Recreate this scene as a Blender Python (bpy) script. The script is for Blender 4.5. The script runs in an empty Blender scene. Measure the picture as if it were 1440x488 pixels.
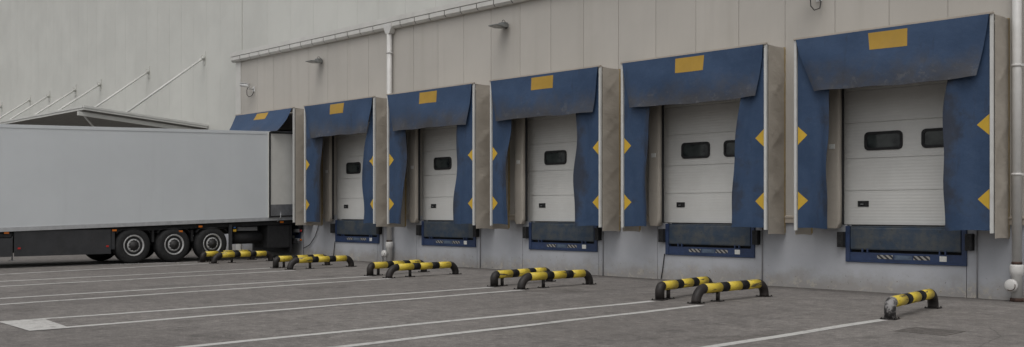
import bpy, bmesh, math, random
from math import radians as R, sin, cos, pi
from mathutils import Vector, Matrix
random.seed(7)
S = bpy.context.scene
COL = S.collection

# ------------------------------------------------------------------ constants (metres; X along the wall, Y into the wall)
DW = 17.798            # dock wall plane
DF = 17.108            # front plane of the dock shelters
DT = DW + 1.0          # tall warehouse wall
U0 = -31.139; PITCH = 4.2188; W = 3.5685
NDOCK = 6
def dock_u(i): return U0 + i*PITCH

# ------------------------------------------------------------------ node helpers
class NT:
    def __init__(s, name):
        s.m = bpy.data.materials.new(name); s.m.use_nodes = True
        s.t = s.m.node_tree; s.n = s.t.nodes; s.l = s.t.links
        s.b = s.n['Principled BSDF']
        s.tc = s.n.new('ShaderNodeTexCoord')
    def link(s, a, b): s.l.new(a, b)
    def coords(s, scale=(1,1,1), rnd=False, src='Object'):
        mp = s.n.new('ShaderNodeMapping'); mp.inputs['Scale'].default_value = scale
        s.link(s.tc.outputs[src], mp.inputs['Vector'])
        if rnd:
            oi = s.n.new('ShaderNodeObjectInfo'); mu = s.n.new('ShaderNodeMath'); mu.operation = 'MULTIPLY'
            s.link(oi.outputs['Random'], mu.inputs[0]); mu.inputs[1].default_value = 37.0
            s.link(mu.outputs[0], mp.inputs['Location'])
        return mp.outputs[0]
    def noise(s, scale, detail=4, rough=.55, sc=(1,1,1), rnd=False, dist=0):
        n = s.n.new('ShaderNodeTexNoise'); n.inputs['Scale'].default_value = scale
        n.inputs['Detail'].default_value = detail; n.inputs['Roughness'].default_value = rough
        n.inputs['Distortion'].default_value = dist
        s.link(s.coords(sc, rnd), n.inputs['Vector']); return n.outputs['Fac']
    def ramp(s, fac, a, b, va=0., vb=1.):
        r = s.n.new('ShaderNodeMapRange'); r.interpolation_type = 'SMOOTHSTEP'
        s.link(fac, r.inputs[0]); r.inputs[1].default_value = a; r.inputs[2].default_value = b
        r.inputs[3].default_value = va; r.inputs[4].default_value = vb; return r.outputs[0]
    def math(s, op, a, b):
        m = s.n.new('ShaderNodeMath'); m.operation = op
        for i, v in enumerate((a, b)):
            if isinstance(v, (int, float)): m.inputs[i].default_value = v
            else: s.link(v, m.inputs[i])
        return m.outputs[0]
    def axis(s, k):
        sp = s.n.new('ShaderNodeSeparateXYZ'); s.link(s.tc.outputs['Object'], sp.inputs[0]); return sp.outputs[k]
    def mix(s, fac, a, b):
        m = s.n.new('ShaderNodeMix'); m.data_type = 'RGBA'
        if isinstance(fac, (int, float)): m.inputs[0].default_value = fac
        else: s.link(fac, m.inputs[0])
        for i, v in ((6, a), (7, b)):
            if isinstance(v, (tuple, list)): m.inputs[i].default_value = (*v[:3], 1)
            else: s.link(v, m.inputs[i])
        return m.outputs[2]
    def bump(s, h, strength=.3, dist=.01):
        b = s.n.new('ShaderNodeBump'); b.inputs['Strength'].default_value = strength; b.inputs['Distance'].default_value = dist
        s.link(h, b.inputs['Height']); s.link(b.outputs[0], s.b.inputs['Normal'])
    def col(s, c):
        if isinstance(c, tuple): s.b.inputs['Base Color'].default_value = (*c, 1)
        else: s.link(c, s.b.inputs['Base Color'])
    def rough(s, r):
        if isinstance(r, (int, float)): s.b.inputs['Roughness'].default_value = r
        else: s.link(r, s.b.inputs['Roughness'])

def k(c, f): return tuple(min(1, x*f) for x in c)

def plain(name, c, rough=.5, metal=0., var=.12, scale=6., dirt=None, dirt_amt=.5, bump=0., rnd=False, spec=.5):
    t = NT(name)
    n = t.noise(scale, 5, .6, rnd=rnd)
    x = t.mix(t.ramp(n, .3, .7), k(c, 1-var), k(c, 1+var))
    if dirt:
        d = t.ramp(t.noise(scale*.6, 8, .7, rnd=rnd), .52, .75, 0, dirt_amt)
        x = t.mix(d, x, dirt)
    t.col(x); t.b.inputs['Metallic'].default_value = metal
    t.b.inputs['Specular IOR Level'].default_value = spec
    t.rough(t.ramp(t.noise(scale*2.3, 4, .6), .2, .8, max(.05, rough-.1), min(1, rough+.1)))
    if bump: t.bump(t.noise(scale*4, 5, .6), bump, .01)
    return t.m

M = {}
# asphalt -----------------------------------------------------------
t = NT('asphalt')
big = t.noise(.22, 5, .6); mid = t.noise(1.6, 5, .65); fine = t.noise(95, 3, .7); grit = t.noise(34, 4, .8)
streak = t.noise(1.1, 6, .62, sc=(1.0, .16, 1)); streak2 = t.noise(3.2, 5, .6, sc=(1.0, .09, 1))
x = t.mix(t.ramp(big, .3, .7), (.168, .153, .142), (.228, .211, .197))
x = t.mix(t.ramp(mid, .35, .7, 0, .45), x, (.135, .124, .117))
x = t.mix(t.ramp(streak, .54, .72, 0, .62), x, (.095, .087, .082))
streak3 = t.noise(2.1, 7, .7, sc=(1.0, .30, 1)); x = t.mix(t.ramp(streak3, .60, .70, 0, .5), x, (.088, .080, .076))
x = t.mix(t.ramp(streak2, .62, .78, 0, .35), x, (.24, .225, .21))
x = t.mix(t.ramp(fine, .40, .68, 0, .6), x, (.095, .088, .083))
x = t.mix(t.ramp(grit, .56, .74, 0, .5), x, (.30, .285, .27))
spot = t.noise(.75, 3, .5); x = t.mix(t.ramp(spot, .68, .76, 0, .5), x, (.07, .064, .060))
mot = t.noise(4.2, 7, .72); x = t.mix(t.ramp(mot, .50, .66, 0, .55), x, (.105, .097, .091))
mot2 = t.noise(9.5, 5, .7); x = t.mix(t.ramp(mot2, .54, .70, 0, .55), x, (.27, .255, .242)); x = t.mix(t.ramp(mot2, .30, .45, .5, 0), x, (.10, .092, .086))
oil = t.noise(.8, 6, .62, sc=(.8, .4, 1)); x = t.mix(t.ramp(oil, .60, .70, 0, .5), x, (.068, .060, .055))
# asphalt darkens towards the foot of the wall, with a noisy edge
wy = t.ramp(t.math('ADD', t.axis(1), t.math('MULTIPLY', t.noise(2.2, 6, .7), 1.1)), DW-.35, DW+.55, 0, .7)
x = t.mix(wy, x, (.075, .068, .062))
# old patches of lighter repair near the docks and fine cracks
vor = t.n.new('ShaderNodeTexVoronoi'); vor.feature = 'DISTANCE_TO_EDGE'; vor.inputs['Scale'].default_value = .42
t.link(t.coords((1, .7, 1)), vor.inputs['Vector'])
mpn = t.n.new('ShaderNodeMix'); mpn.data_type = 'VECTOR'; mpn.inputs[0].default_value = .12
nz = t.n.new('ShaderNodeTexNoise'); nz.inputs['Scale'].default_value = 1.6; nz.inputs['Detail'].default_value = 6
t.link(t.tc.outputs['Object'], nz.inputs['Vector']); t.link(t.coords((1, .7, 1)), mpn.inputs[4]); t.link(nz.outputs['Color'], mpn.inputs[5])
t.link(mpn.outputs[1], vor.inputs['Vector'])
crack = t.math('MULTIPLY', t.ramp(vor.outputs['Distance'], 0, .006, 1, 0), t.ramp(t.noise(.3, 2, .5), .5, .62, 0, .5))
x = t.mix(crack, x, (.05, .046, .043))
c1 = t.ramp(t.noise(2.6, 8, .78), .32, .68, .80, 1.18); c2 = t.ramp(t.noise(11, 5, .75), .32, .68, .84, 1.18); c3 = t.ramp(t.noise(42, 3, .7), .32, .68, .84, 1.18)
cc = t.math('MULTIPLY', t.math('MULTIPLY', c1, c2), c3)
vm = t.n.new('ShaderNodeVectorMath'); vm.operation = 'SCALE'; t.link(x, vm.inputs[0]); t.link(cc, vm.inputs['Scale']); x = vm.outputs[0]
t.col(x); t.rough(t.ramp(big, .3, .7, .78, .95)); t.bump(t.math('ADD', fine, t.math('MULTIPLY', grit, .8)), .5, .006)
t.b.inputs['Specular IOR Level'].default_value = .3
M['asphalt'] = t.m
# painted line ------------------------------------------------------
t = NT('line_paint')
n1 = t.noise(7, 8, .75); n2 = t.noise(60, 3, .7); n3 = t.noise(.7, 3, .5)
x = t.mix(t.ramp(n2, .3, .7), (.42, .41, .39), (.54, .53, .51))
wear = t.math('ADD', n1, t.math('MULTIPLY', n3, .35))
x = t.mix(t.ramp(wear, .66, .90, 0, .8), x, (.17, .158, .148))
t.col(x); t.rough(.85); t.bump(n2, .3, .004); M['paint'] = t.m
# wall cladding -----------------------------------------------------
def cladding(name, c, streak, rib=.06):
    t = NT(name)
    wv = t.n.new('ShaderNodeTexWave'); wv.bands_direction = 'X'; wv.inputs['Scale'].default_value = 1/rib*.05*2*pi/ (2*pi)*10/1.0
    t.link(t.coords((1, 0, 0)), wv.inputs['Vector'])
    big = t.noise(.5, 4, .6); st = t.noise(2.4, 5, .6, sc=(1, 1, .07))
    # every cladding panel was rolled separately: its tone differs a touch from its neighbour's
    pn = t.n.new('ShaderNodeTexWhiteNoise'); pn.noise_dimensions = '1D'
    fl = t.math('FLOOR', t.math('DIVIDE', t.axis(0), 1.068), 0)
    t.link(fl, pn.inputs['W'])
    x = t.mix(t.ramp(big, .3, .7), k(c, .95), k(c, 1.05))
    x = t.mix(t.math('MULTIPLY', pn.outputs['Value'], streak*3), x, k(c, .86))
    x = t.mix(t.ramp(st, .50, .80, 0, streak*3), x, k((c[0]*.97, c[1]*.95, c[2]*.91), .76))
    t.col(x); t.rough(.55); t.b.inputs['Specular IOR Level'].default_value = .35
    t.bump(t.math('ADD', wv.outputs['Fac'], t.math('MULTIPLY', t.noise(1.3, 3, .5), 1.5)), .22, .004)
    return t.m
M['clad_beige'] = cladding('beige_cladding', (.455, .430, .392), .11)
M['clad_white'] = cladding('pale_grey_cladding', (.560, .560, .524), .025)
M['trim'] = plain('white_trim', (.56, .55, .52), .5, 0, .05, 2, (.33, .31, .28), .35)
M['pipe'] = plain('white_pipe_paint', (.56, .55, .53), .45, 0, .06, 5, (.38, .34, .30), .3)
M['rust'] = plain('rusty_metal', (.055, .030, .022), .9, 0, .4, 14, (.015, .011, .01), .7)
M['flash'] = plain('beige_flashing', (.40, .355, .30), .5, 0, .08, 3, (.24, .2, .16), .4)
M['roof'] = plain('grey_roof', (.25, .25, .25), .8)
# plinth -------------------------------------------------------------
t = NT('painted_concrete')
big = t.noise(.8, 5, .6); st = t.noise(3.0, 6, .65, sc=(1, 1, .12)); fn = t.noise(28, 4, .7)
x = t.mix(t.ramp(big, .3, .7), (.36, .37, .395), (.425, .433, .458))
x = t.mix(t.ramp(st, .55, .82, 0, .4), x, (.28, .28, .288))
x = t.mix(t.ramp(fn, .62, .8, 0, .35), x, (.24, .235, .23))
z = t.axis(2)
edge = t.math('ADD', z, t.math('MULTIPLY', t.noise(2.6, 7, .7), -.75))
x = t.mix(t.ramp(edge, -.35, .06, .75, 0), x, (.27, .25, .225))
peel = t.math('MULTIPLY', t.ramp(t.noise(7, 8, .74), .53, .58, 0, 1), t.ramp(t.math('ADD', z, t.math('MULTIPLY', t.noise(.75, 3, .6), -1.1)), -.42, -.28, .95, 0))
x = t.mix(peel, x, (.40, .37, .325))
spk = t.math('MULTIPLY', t.ramp(t.noise(14, 5, .7), .63, .68, 0, 1), t.ramp(z, .1, .65, .85, 0))
x = t.mix(spk, x, (.12, .11, .10))
t.col(x); t.rough(.75); t.bump(t.math('ADD', fn, t.math('MULTIPLY', big, 2)), .25, .008); M['plinth'] = t.m
# fabrics ------------------------------------------------------------
def blue(name, header):
    t = NT(name)
    big = t.noise(1.3, 5, .6, rnd=True); fn = t.noise(9, 5, .65, rnd=True)
    x = t.mix(t.ramp(big, .3, .7), (.026, .052, .106), (.040, .072, .138))
    x = t.mix(t.ramp(fn, .5, .8, 0, .35), x, (.058, .092, .150))
    scr = t.noise(4.5, 6, .7, sc=(1, 1, .22), rnd=True)
    x = t.mix(t.ramp(scr, .58, .74, 0, .5), x, (.026, .032, .050))
    # soot and rubber rubbed off by trailers
    if header:
        d = t.math('ADD', t.axis(2), t.math('MULTIPLY', t.noise(2.0, 7, .68, rnd=True), -1.15))
        x = t.mix(t.ramp(d, 3.02, 3.72, .95, 0), x, (.062, .062, .067))
        cr = t.math('MULTIPLY', t.ramp(t.noise(5.5, 6, .75, rnd=True), .55, .64, 0, .55), t.ramp(t.axis(2), 3.75, 4.15, 1, 0))
        x = t.mix(cr, x, (.115, .118, .125))
    else:
        pt = t.math('ADD', t.noise(1.3, 7, .66, rnd=True), t.ramp(t.math('ABSOLUTE', t.math('SUBTRACT', t.axis(0), 1.784), 0), .85, 1.45, .17, -.08))
        x = t.mix(t.ramp(pt, .46, .66, 0, .85), x, (.028, .032, .044))
        cr = t.ramp(t.noise(6.5, 6, .75, sc=(1, 1, .5), rnd=True), .68, .76, 0, .5)
        x = t.mix(cr, x, (.15, .17, .22))
    t.col(x); t.rough(t.ramp(big, .3, .7, .5, .66)); t.b.inputs['Specular IOR Level'].default_value = .3
    t.bump(t.math('ADD', t.noise(2.2, 4, .6, rnd=True), t.math('MULTIPLY', t.noise(140, 2, .5), .08)), .35, .05); return t.m
M['blue_head'] = blue('blue_header_fabric', True)
M['blue_curt'] = blue('blue_curtain_fabric', False)
t = NT('beige_fabric')
big = t.noise(1.2, 5, .6, rnd=True); cr = t.noise(2.6, 6, .6, sc=(1.2, 1.2, 3.2), rnd=True, dist=.9)
x = t.mix(t.ramp(big, .3, .7), (.375, .338, .290), (.415, .378, .328))
x = t.mix(t.ramp(cr, .5, .8, 0, .08), x, (.29, .262, .22))
x = t.mix(t.ramp(t.noise(1.5, 4, .6, sc=(1, 1, .25), rnd=True), .5, .8, 0, .28), x, (.20, .18, .155))
t.col(x); t.rough(.7); t.b.inputs['Specular IOR Level'].default_value = .2
t.bump(t.noise(2.4, 2, .5, sc=(1.2, 1.2, 2.2), rnd=True, dist=.8), .35, .03); M['beige'] = t.m
M['post'] = plain('white_aluminium_profile', (.55, .55, .53), .45, 0, .06, 4, (.3, .27, .22), .4)
M['batten'] = plain('tan_batten', (.33, .245, .115), .6, 0, .15, 6)
M['yellow_arrow'] = plain('yellow_arrow_sheet', (.56, .355, .030), .5, 0, .06, 5, (.38, .25, .05), .4, rnd=True)
M['yellow_mark'] = plain('yellow_reflective_sheet', (.375, .225, .026), .5, 0, .05, 5, (.30, .19, .05), .35, rnd=True)
# door ----------------------------------------------------------------
t = NT('white_door')
wv = t.n.new('ShaderNodeTexWave'); wv.bands_direction = 'Z'; wv.inputs['Scale'].default_value = 5.5
t.link(t.coords((0, 0, 1)), wv.inputs['Vector'])
x = t.mix(t.ramp(t.noise(1.4, 5, .6), .3, .7), (.61, .605, .58), (.67, .665, .64))
x = t.mix(t.ramp(t.noise(3, 6, .7, sc=(1, 1, .3)), .58, .8, 0, .3), x, (.42, .40, .36))
t.col(x); t.rough(.5); t.bump(wv.outputs['Fac'], .25, .006); M['door'] = t.m
M['rubber'] = plain('black_rubber', (.014, .014, .015), .75, 0, .3, 20, (.05, .05, .05), .4)
t = NT('dark_window'); t.col(t.mix(t.ramp(t.noise(1.9, 3, .5), .42, .62), (.008, .010, .012), (.050, .058, .056))); t.rough(.1); M['glass'] = t.m  # interior light and reflections in the panes painted in as lighter noise patches
M['label'] = plain('white_sticker', (.6, .6, .57), .6, 0, .1, 30, (.3, .3, .3), .5)
# leveller ------------------------------------------------------------
M['lev_blue'] = plain('blue_steel', (.021, .039, .095), .55, 0, .2, 6, (.022, .026, .036), .65)
t = NT('worn_lip_steel')
x = t.mix(t.ramp(t.noise(3.0, 7, .7, rnd=True), .36, .66), (.036, .058, .092), (.085, .092, .094))
x = t.mix(t.ramp(t.noise(9, 6, .75, rnd=True), .56, .72, 0, .7), x, (.025, .026, .028))
x = t.mix(t.ramp(t.noise(14, 6, .75, sc=(.4, 1, 1), rnd=True), .62, .75, 0, .6), x, (.13, .125, .115))
t.col(x); t.rough(.55); t.b.inputs['Metallic'].default_value = .25; t.bump(t.noise(12, 5, .7), .3, .006); M['lip'] = t.m
M['pit'] = plain('black_pit', (.01, .01, .011), .9)
def stripes(name, a, b, scale, ang):
    t = NT(name); mp = t.n.new('ShaderNodeMapping'); mp.inputs['Rotation'].default_value = (0, ang, 0)
    t.link(t.tc.outputs['Object'], mp.inputs['Vector'])
    wv = t.n.new('ShaderNodeTexWave'); wv.bands_direction = 'X'; wv.inputs['Scale'].default_value = scale
    t.link(mp.outputs[0], wv.inputs['Vector'])
    x = t.mix(t.ramp(wv.outputs['Fac'], .45, .55), a, b)
    x = t.mix(t.ramp(t.noise(25, 5, .7), .55, .75, 0, .6), x, (.12, .13, .16)); t.col(x); t.rough(.6); return t.m
M['hazard'] = stripes('hazard_stripe', (.02, .02, .022), (.30, .29, .27), 4.6, R(50))
M['smudge'] = plain('faded_sticker', (.075, .105, .15), .6, 0, .25, 18, (.03, .05, .11), .8)
# barriers ------------------------------------------------------------
def barrier_yellow():
    t = NT('yellow_paint')
    x = t.mix(t.ramp(t.noise(4, 5, .6, rnd=True), .3, .7), (.56, .415, .040), (.66, .50, .060))
    scr = t.noise(7, 6, .7, sc=(.32, 1, 2.6), rnd=True)
    x = t.mix(t.ramp(scr, .575, .62, 0, .9), x, (.06, .052, .045))
    x = t.mix(t.ramp(t.noise(16, 5, .7, rnd=True), .62, .75, 0, .5), x, (.33, .25, .10))
    t.col(x); t.rough(.45); return t.m
M['by'] = barrier_yellow()
t = NT('black_paint')
x = t.mix(t.ramp(t.noise(4, 5, .6, rnd=True), .3, .7), (.014, .0125, .012), (.032, .027, .025))
x = t.mix(t.ramp(t.noise(6, 7, .75, rnd=True), .62, .68, 0, .6), x, (.13, .115, .105))
x = t.mix(t.ramp(t.noise(11, 6, .7, rnd=True), .62, .72, 0, .8), x, (.065, .030, .020))
t.col(x); t.rough(.5); t.b.inputs['Specular IOR Level'].default_value = .3; t.bump(t.noise(30, 4, .6), .2, .004); M['bk'] = t.m
t = NT('scraped_black_paint')
x = t.mix(t.ramp(t.noise(5, 5, .6), .3, .7), (.022, .021, .021), (.05, .047, .046))
x = t.mix(t.ramp(t.noise(9, 7, .75), .47, .53, 0, .85), x, (.27, .26, .255))
x = t.mix(t.ramp(t.noise(12, 6, .7), .60, .70, 0, .8), x, (.07, .032, .022))
t.col(x); t.rough(.55); M['bk_scraped'] = t.m
M['band'] = plain('black_band', (.009, .009, .0092), .6, 0, .2, 9, (.045, .038, .034), .3, spec=.25)
# trailer -------------------------------------------------------------
t = NT('white_trailer_panel')
x = t.mix(t.ramp(t.noise(.5, 4, .6), .3, .7), (.60, .625, .640), (.64, .665, .68))
x = t.mix(t.ramp(t.noise(2.0, 6, .65, sc=(1, 1, .15)), .55, .8, 0, .3), x, (.52, .54, .55))
x = t.mix(t.ramp(t.noise(9, 6, .75), .68, .8, 0, .3), x, (.36, .36, .36))
t.col(x); t.rough(.38); t.bump(t.noise(.9, 2, .5), .06, .03); M['trailer'] = t.m
M['alu'] = plain('aluminium_rail', (.50, .51, .52), .4, .3, .08, 6, (.3, .3, .3), .4)
M['door_inner'] = plain('cream_door_liner', (.60, .59, .55), .45, 0, .05, 2, (.42, .40, .36), .35)
M['kick'] = plain('brushed_kick_plate', (.24, .245, .255), .4, .5, .15, 6)
M['skirt'] = plain('charcoal_skirt', (.038, .039, .042), .5, 0, .15, 3, (.075, .072, .07), .4)
M['tyre'] = plain('tyre_rubber', (.016, .016, .0165), .8, 0, .25, 12, (.045, .042, .04), .5, bump=.2)
M['rim'] = plain('silver_rim', (.44, .44, .435), .45, .25, .12, 14, (.18, .17, .16), .55)
M['hub'] = plain('dark_hub', (.035, .034, .033), .55, .3, .2, 20)
M['chassis'] = plain('black_chassis', (.014, .014, .015), .7, 0, .2, 8)
M['steel'] = plain('galvanised_steel', (.33, .335, .34), .45, .6, .12, 8)
M['orange'] = plain('orange_lens', (.62, .17, .02), .3, 0, .05)
M['red'] = plain('red_lens', (.50, .025, .02), .3, 0, .05)
M['redlamp'] = plain('dark_red_lens', (.22, .015, .015), .3, 0, .05)
M['amber_tag'] = plain('yellow_coupling', (.6, .36, .03), .5)
M['blue_tag'] = plain('blue_coupling', (.04, .12, .3), .5)
# lamps etc
M['lampbody'] = plain('grey_lamp_casting', (.17, .175, .17), .5, .2, .12, 10)
M['lampglass'] = plain('lamp_glass', (.22, .225, .22), .2, 0, .05)
M['cam_white'] = plain('white_camera_housing', (.62, .62, .61), .4, 0, .05)
M['cable'] = plain('black_cable', (.015, .014, .014), .6)
M['canopy'] = plain('white_canopy_fascia', (.60, .60, .57), .5, 0, .05, 2, (.42, .41, .38), .3)
M['soffit'] = plain('grey_soffit', (.27, .265, .25), .7)
M['conduit'] = plain('grey_conduit', (.25, .25, .26), .6)
M['jointgap'] = plain('dark_joint', (.06, .055, .052), .9)
M['drain'] = plain('cast_iron_cover', (.125, .113, .104), .85, 0, .25, 9, (.19, .175, .165), .6, bump=.4)

# ------------------------------------------------------------------ mesh builder
class MB:
    def __init__(s): s.bm = bmesh.new(); s.mi = 0
    def box(s, x0, x1, y0, y1, z0, z1, bev=0, mi=0, xf=None):
        if x0 > x1: x0, x1 = x1, x0
        if y0 > y1: y0, y1 = y1, y0
        if z0 > z1: z0, z1 = z1, z0
        b = bmesh.new(); bmesh.ops.create_cube(b, size=1)
        for v in b.verts:
            v.co = Vector(((x0+x1)/2+v.co.x*(x1-x0), (y0+y1)/2+v.co.y*(y1-y0), (z0+z1)/2+v.co.z*(z1-z0)))
        if bev: bmesh.ops.bevel(b, geom=list(b.edges), offset=bev, segments=2, affect='EDGES', profile=.7)
        if xf:
            for v in b.verts: v.co = xf @ v.co
        s._add(b, mi); return s
    def _add(s, b, mi, smooth=False):
        me = bpy.data.meshes.new('tmp')
        for f in b.faces: f.material_index = mi; f.smooth = smooth
        b.to_mesh(me); b.free(); s.bm.from_mesh(me); bpy.data.meshes.remove(me)
    def poly(s, pts, mi=0):
        vs = [s.bm.verts.new(p) for p in pts]; f = s.bm.faces.new(vs); f.material_index = mi; return s
    def prism(s, pts, vec, mi=0, bev=0):
        b = bmesh.new(); vs = [b.verts.new(p) for p in pts]; f = b.faces.new(vs)
        r = bmesh.ops.extrude_face_region(b, geom=[f])
        for v in [e for e in r['geom'] if isinstance(e, bmesh.types.BMVert)]: v.co += Vector(vec)
        bmesh.ops.recalc_face_normals(b, faces=b.faces)
        if bev: bmesh.ops.bevel(b, geom=list(b.edges), offset=bev, segments=1, affect='EDGES')
        s._add(b, mi); return s
    def tube(s, path, r, n=12, mi=0, caps=True):
        b = bmesh.new(); path = [Vector(p) for p in path]; rings = []
        for i, p in enumerate(path):
            a = path[max(i-1, 0)]; c = path[min(i+1, len(path)-1)]
            d = (c-a).normalized(); up = Vector((0, 0, 1)) if abs(d.z) < .95 else Vector((1, 0, 0))
            if i > 0 and abs(d.dot(lastx)) < .95: x = (lastx - d*lastx.dot(d)).normalized()
            else: x = d.cross(up).normalized()
            lastx = x; y = d.cross(x); rr = r[i] if isinstance(r, (list, tuple)) else r
            rings.append([b.verts.new(p + x*rr*cos(2*pi*j/n) + y*rr*sin(2*pi*j/n)) for j in range(n)])
        for i in range(len(rings)-1):
            for j in range(n):
                f = b.faces.new((rings[i][j], rings[i][(j+1) % n], rings[i+1][(j+1) % n], rings[i+1][j]))
        if caps: b.faces.new(rings[0][::-1]); b.faces.new(rings[-1])
        bmesh.ops.recalc_face_normals(b, faces=b.faces)
        s._add(b, mi, True); return s
    def lathe(s, prof, axis='Z', n=24, mi=0, at=(0, 0, 0)):
        # prof: list of (r, h)
        b = bmesh.new(); rings = []
        for r, h in prof:
            ring = []
            for j in range(n):
                a = 2*pi*j/n; p = (r*cos(a), r*sin(a), h)
                if axis == 'X': p = (p[2], p[0], p[1])
                elif axis == 'Y': p = (p[0], p[2], p[1])
                ring.append(b.verts.new(Vector(p)+Vector(at)))
            rings.append(ring)
        for i in range(len(rings)-1):
            for j in range(n): b.faces.new((rings[i][j], rings[i][(j+1) % n], rings[i+1][(j+1) % n], rings[i+1][j]))
        if prof[0][0] > 1e-5: b.faces.new(rings[0][::-1])
        if prof[-1][0] > 1e-5: b.faces.new(rings[-1])
        bmesh.ops.remove_doubles(b, verts=b.verts, dist=1e-5)
        bmesh.ops.recalc_face_normals(b, faces=b.faces)
        s._add(b, mi, True); return s
    def sheet(s, fn, nu, nv, mi=0, smooth=True):
        g = [[s.bm.verts.new(fn(i/nu, j/nv)) for i in range(nu+1)] for j in range(nv+1)]
        for j in range(nv):
            for i in range(nu):
                f = s.bm.faces.new((g[j][i], g[j][i+1], g[j+1][i+1], g[j+1][i])); f.smooth = smooth; f.material_index = mi
        return s
    def thicken(s, t):
        bm = s.bm; bm.normal_update(); vs = list(bm.verts); fs = list(bm.faces)
        bound = [e for e in bm.edges if len(e.link_faces) == 1]
        nor = {v: v.normal.copy() for v in vs}; loops = [(e.link_faces[0], e.verts[0], e.verts[1]) for e in bound]
        rims = []
        for f, a, b in loops:
            order = [l.vert for l in f.loops]; i = order.index(a)
            if order[(i+1) % len(order)] is not b: a, b = b, a
            rims.append([a.co+nor[a]*t/2, b.co+nor[b]*t/2, b.co-nor[b]*t/2, a.co-nor[a]*t/2])
        back = {v: bm.verts.new(v.co-nor[v]*t/2) for v in vs}
        for f in fs:
            g = bm.faces.new([back[l.vert] for l in f.loops][::-1]); g.smooth = f.smooth; g.material_index = f.material_index
        for v in vs: v.co += nor[v]*t/2
        for r in rims: bm.faces.new([bm.verts.new(p) for p in r][::-1])
    def build(s, name, mats, parent=None, thick=0, loc=None, kind=None, autosmooth=False):
        if thick: s.thicken(thick)
        me = bpy.data.meshes.new(name); s.bm.to_mesh(me); s.bm.free()
        for m in (mats if isinstance(mats, (list, tuple)) else [mats]): me.materials.append(M[m])
        o = bpy.data.objects.new(name, me); COL.objects.link(o)
        if parent: o.parent = parent
        if loc: o.location = loc
        if kind: o['kind'] = kind
        if autosmooth:
            me.set_sharp_from_angle(angle=R(35))
        return o
def thing(name, label, cat, loc=(0, 0, 0), rz=0, group=None):
    o = bpy.data.objects.new(name, None); COL.objects.link(o); o.empty_display_size = .2
    o.location = loc; o.rotation_euler = (0, 0, rz); o['label'] = label; o['category'] = cat
    if group: o['group'] = group
    return o
def tag(o, label, cat, group=None):
    o['label'] = label; o['category'] = cat
    if group: o['group'] = group
    return o

# ------------------------------------------------------------------ ground and markings
m = MB(); m.sheet(lambda s, t: (-260+s*420, -160+t*240, 0), 2, 2, smooth=False); m.build('ground', 'asphalt', kind='structure')
LINES = [((-25.54, 7.9), (-26.85, 14.01)), ((-22.98, 7.11), (-23.42, 13.95)), ((-21.47, 6.64), (-22.10, 13.75)), ((-18.52, 5.73), (-18.95, 13.8)),
         ((-17.33, 5.36), (-18.0, 13.62)), ((-14.62, 5.06), (-14.55, 13.5)), ((-13.35, 4.9), (-13.68, 13.45)), ((-10.52, 5.02), (-10.48, 13.35)),
         ((-9.33, 5.0), (-9.48, 13.3)), ((-6.52, 5.0), (-6.50, 13.34)), ((-28.74, 8.89), (-27.6, 13.9))]
def extend(a, b, y):
    f = (y-b[1])/(a[1]-b[1]); return (b[0]+(a[0]-b[0])*f, y)
for i, (a, b) in enumerate(LINES):
    a = extend(a, b, 4.8) if i != 10 else a
    n = 16; rr = random.Random(i); m = MB(); pts = []
    d = Vector((b[0]-a[0], b[1]-a[1])); L = d.length; d /= L; nx = Vector((d.y, -d.x)); wd = .076
    for q in range(n+1):
        c = Vector(a)+d*L*q/n; wob = .012*sin(q*1.3+i*2)
        pts.append((c+nx*(wob+wd+rr.uniform(-.006, .006)), c+nx*(wob-wd+rr.uniform(-.006, .006))))
    for q in range(n):
        (p, r_), (p2, r2) = pts[q], pts[q+1]
        m.poly([(r_.x, r_.y, .004), (p.x, p.y, .004), (p2.x, p2.y, .004), (r2.x, r2.y, .004)])
    m.build('painted_line', 'paint', kind='structure')
for x0, x1 in ((-14.70, -13.22), (-10.62, -9.22), (-19.0, -17.1)):
    m = MB(); m.poly([(x0+.06, 4.50, .008), (x1-.02, 4.44, .008), (x1, 4.93, .008), (x0+.08, 5.08, .008)])
    m.build('painted_block', 'paint', kind='structure')

# ------------------------------------------------------------------ annex warehouse with the docks
ware = thing('warehouse', 'beige panelled loading warehouse with a grey painted base and six dock doors', 'building', (0, 0, 0))
XL, XR = -32.30, 6.0
ZP, ZC0, ZC1 = 1.36, 1.36, 6.78
DOOR = (.40, 3.12, 1.23, 4.15)      # opening, relative to the dock
PIT = (.66, 2.90, .54, 1.23)
def wall_strips(edges, openings, z0, z1, y0, y1, gap, mi=0, m=None, bev=0):
    """edges: panel joints along x; openings: (x0,x1,z0,z1)"""
    m = m or MB()
    for a, b in zip(edges[:-1], edges[1:]):
        cuts = sorted({a+gap/2, b-gap/2, *[q for o in openings for q in (o[0], o[1]) if a+gap/2 < q < b-gap/2]})
        for c, d in zip(cuts[:-1], cuts[1:]):
            if d-c < 1e-4: continue
            mid = (c+d)/2; zs = [(z0, z1)]
            for o in openings:
                if o[0] < mid < o[1]:
                    nz = []
                    for p, q in zs:
                        if o[2] > p: nz.append((p, min(q, o[2])))
                        if o[3] < q: nz.append((max(p, o[3]), q))
                    zs = [(p, q) for p, q in nz if q-p > 1e-4]
            for p, q in zs: m.box(c, d, y0, y1, p, q)
    return m
JO = -30.93
edges = [XL] + [JO+1.0665*q for q in range(-1, 36) if XL+.1 < JO+1.0665*q < XR-.1] + [XR]
doors = [(dock_u(i)+DOOR[0], dock_u(i)+DOOR[1], DOOR[2], DOOR[3]) for i in range(NDOCK)]
m = wall_strips(edges, doors, ZC0, ZC1, DW-.03, DW+.20, .011)
m = wall_strips([XL, XR], doors, ZC0, ZC1, DW-.016, DW+.10, 0, 1, m)      # dark backing seen in the panel joints
# give backing its own material index
m.build('cladding', 'clad_beige', ware)
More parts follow.
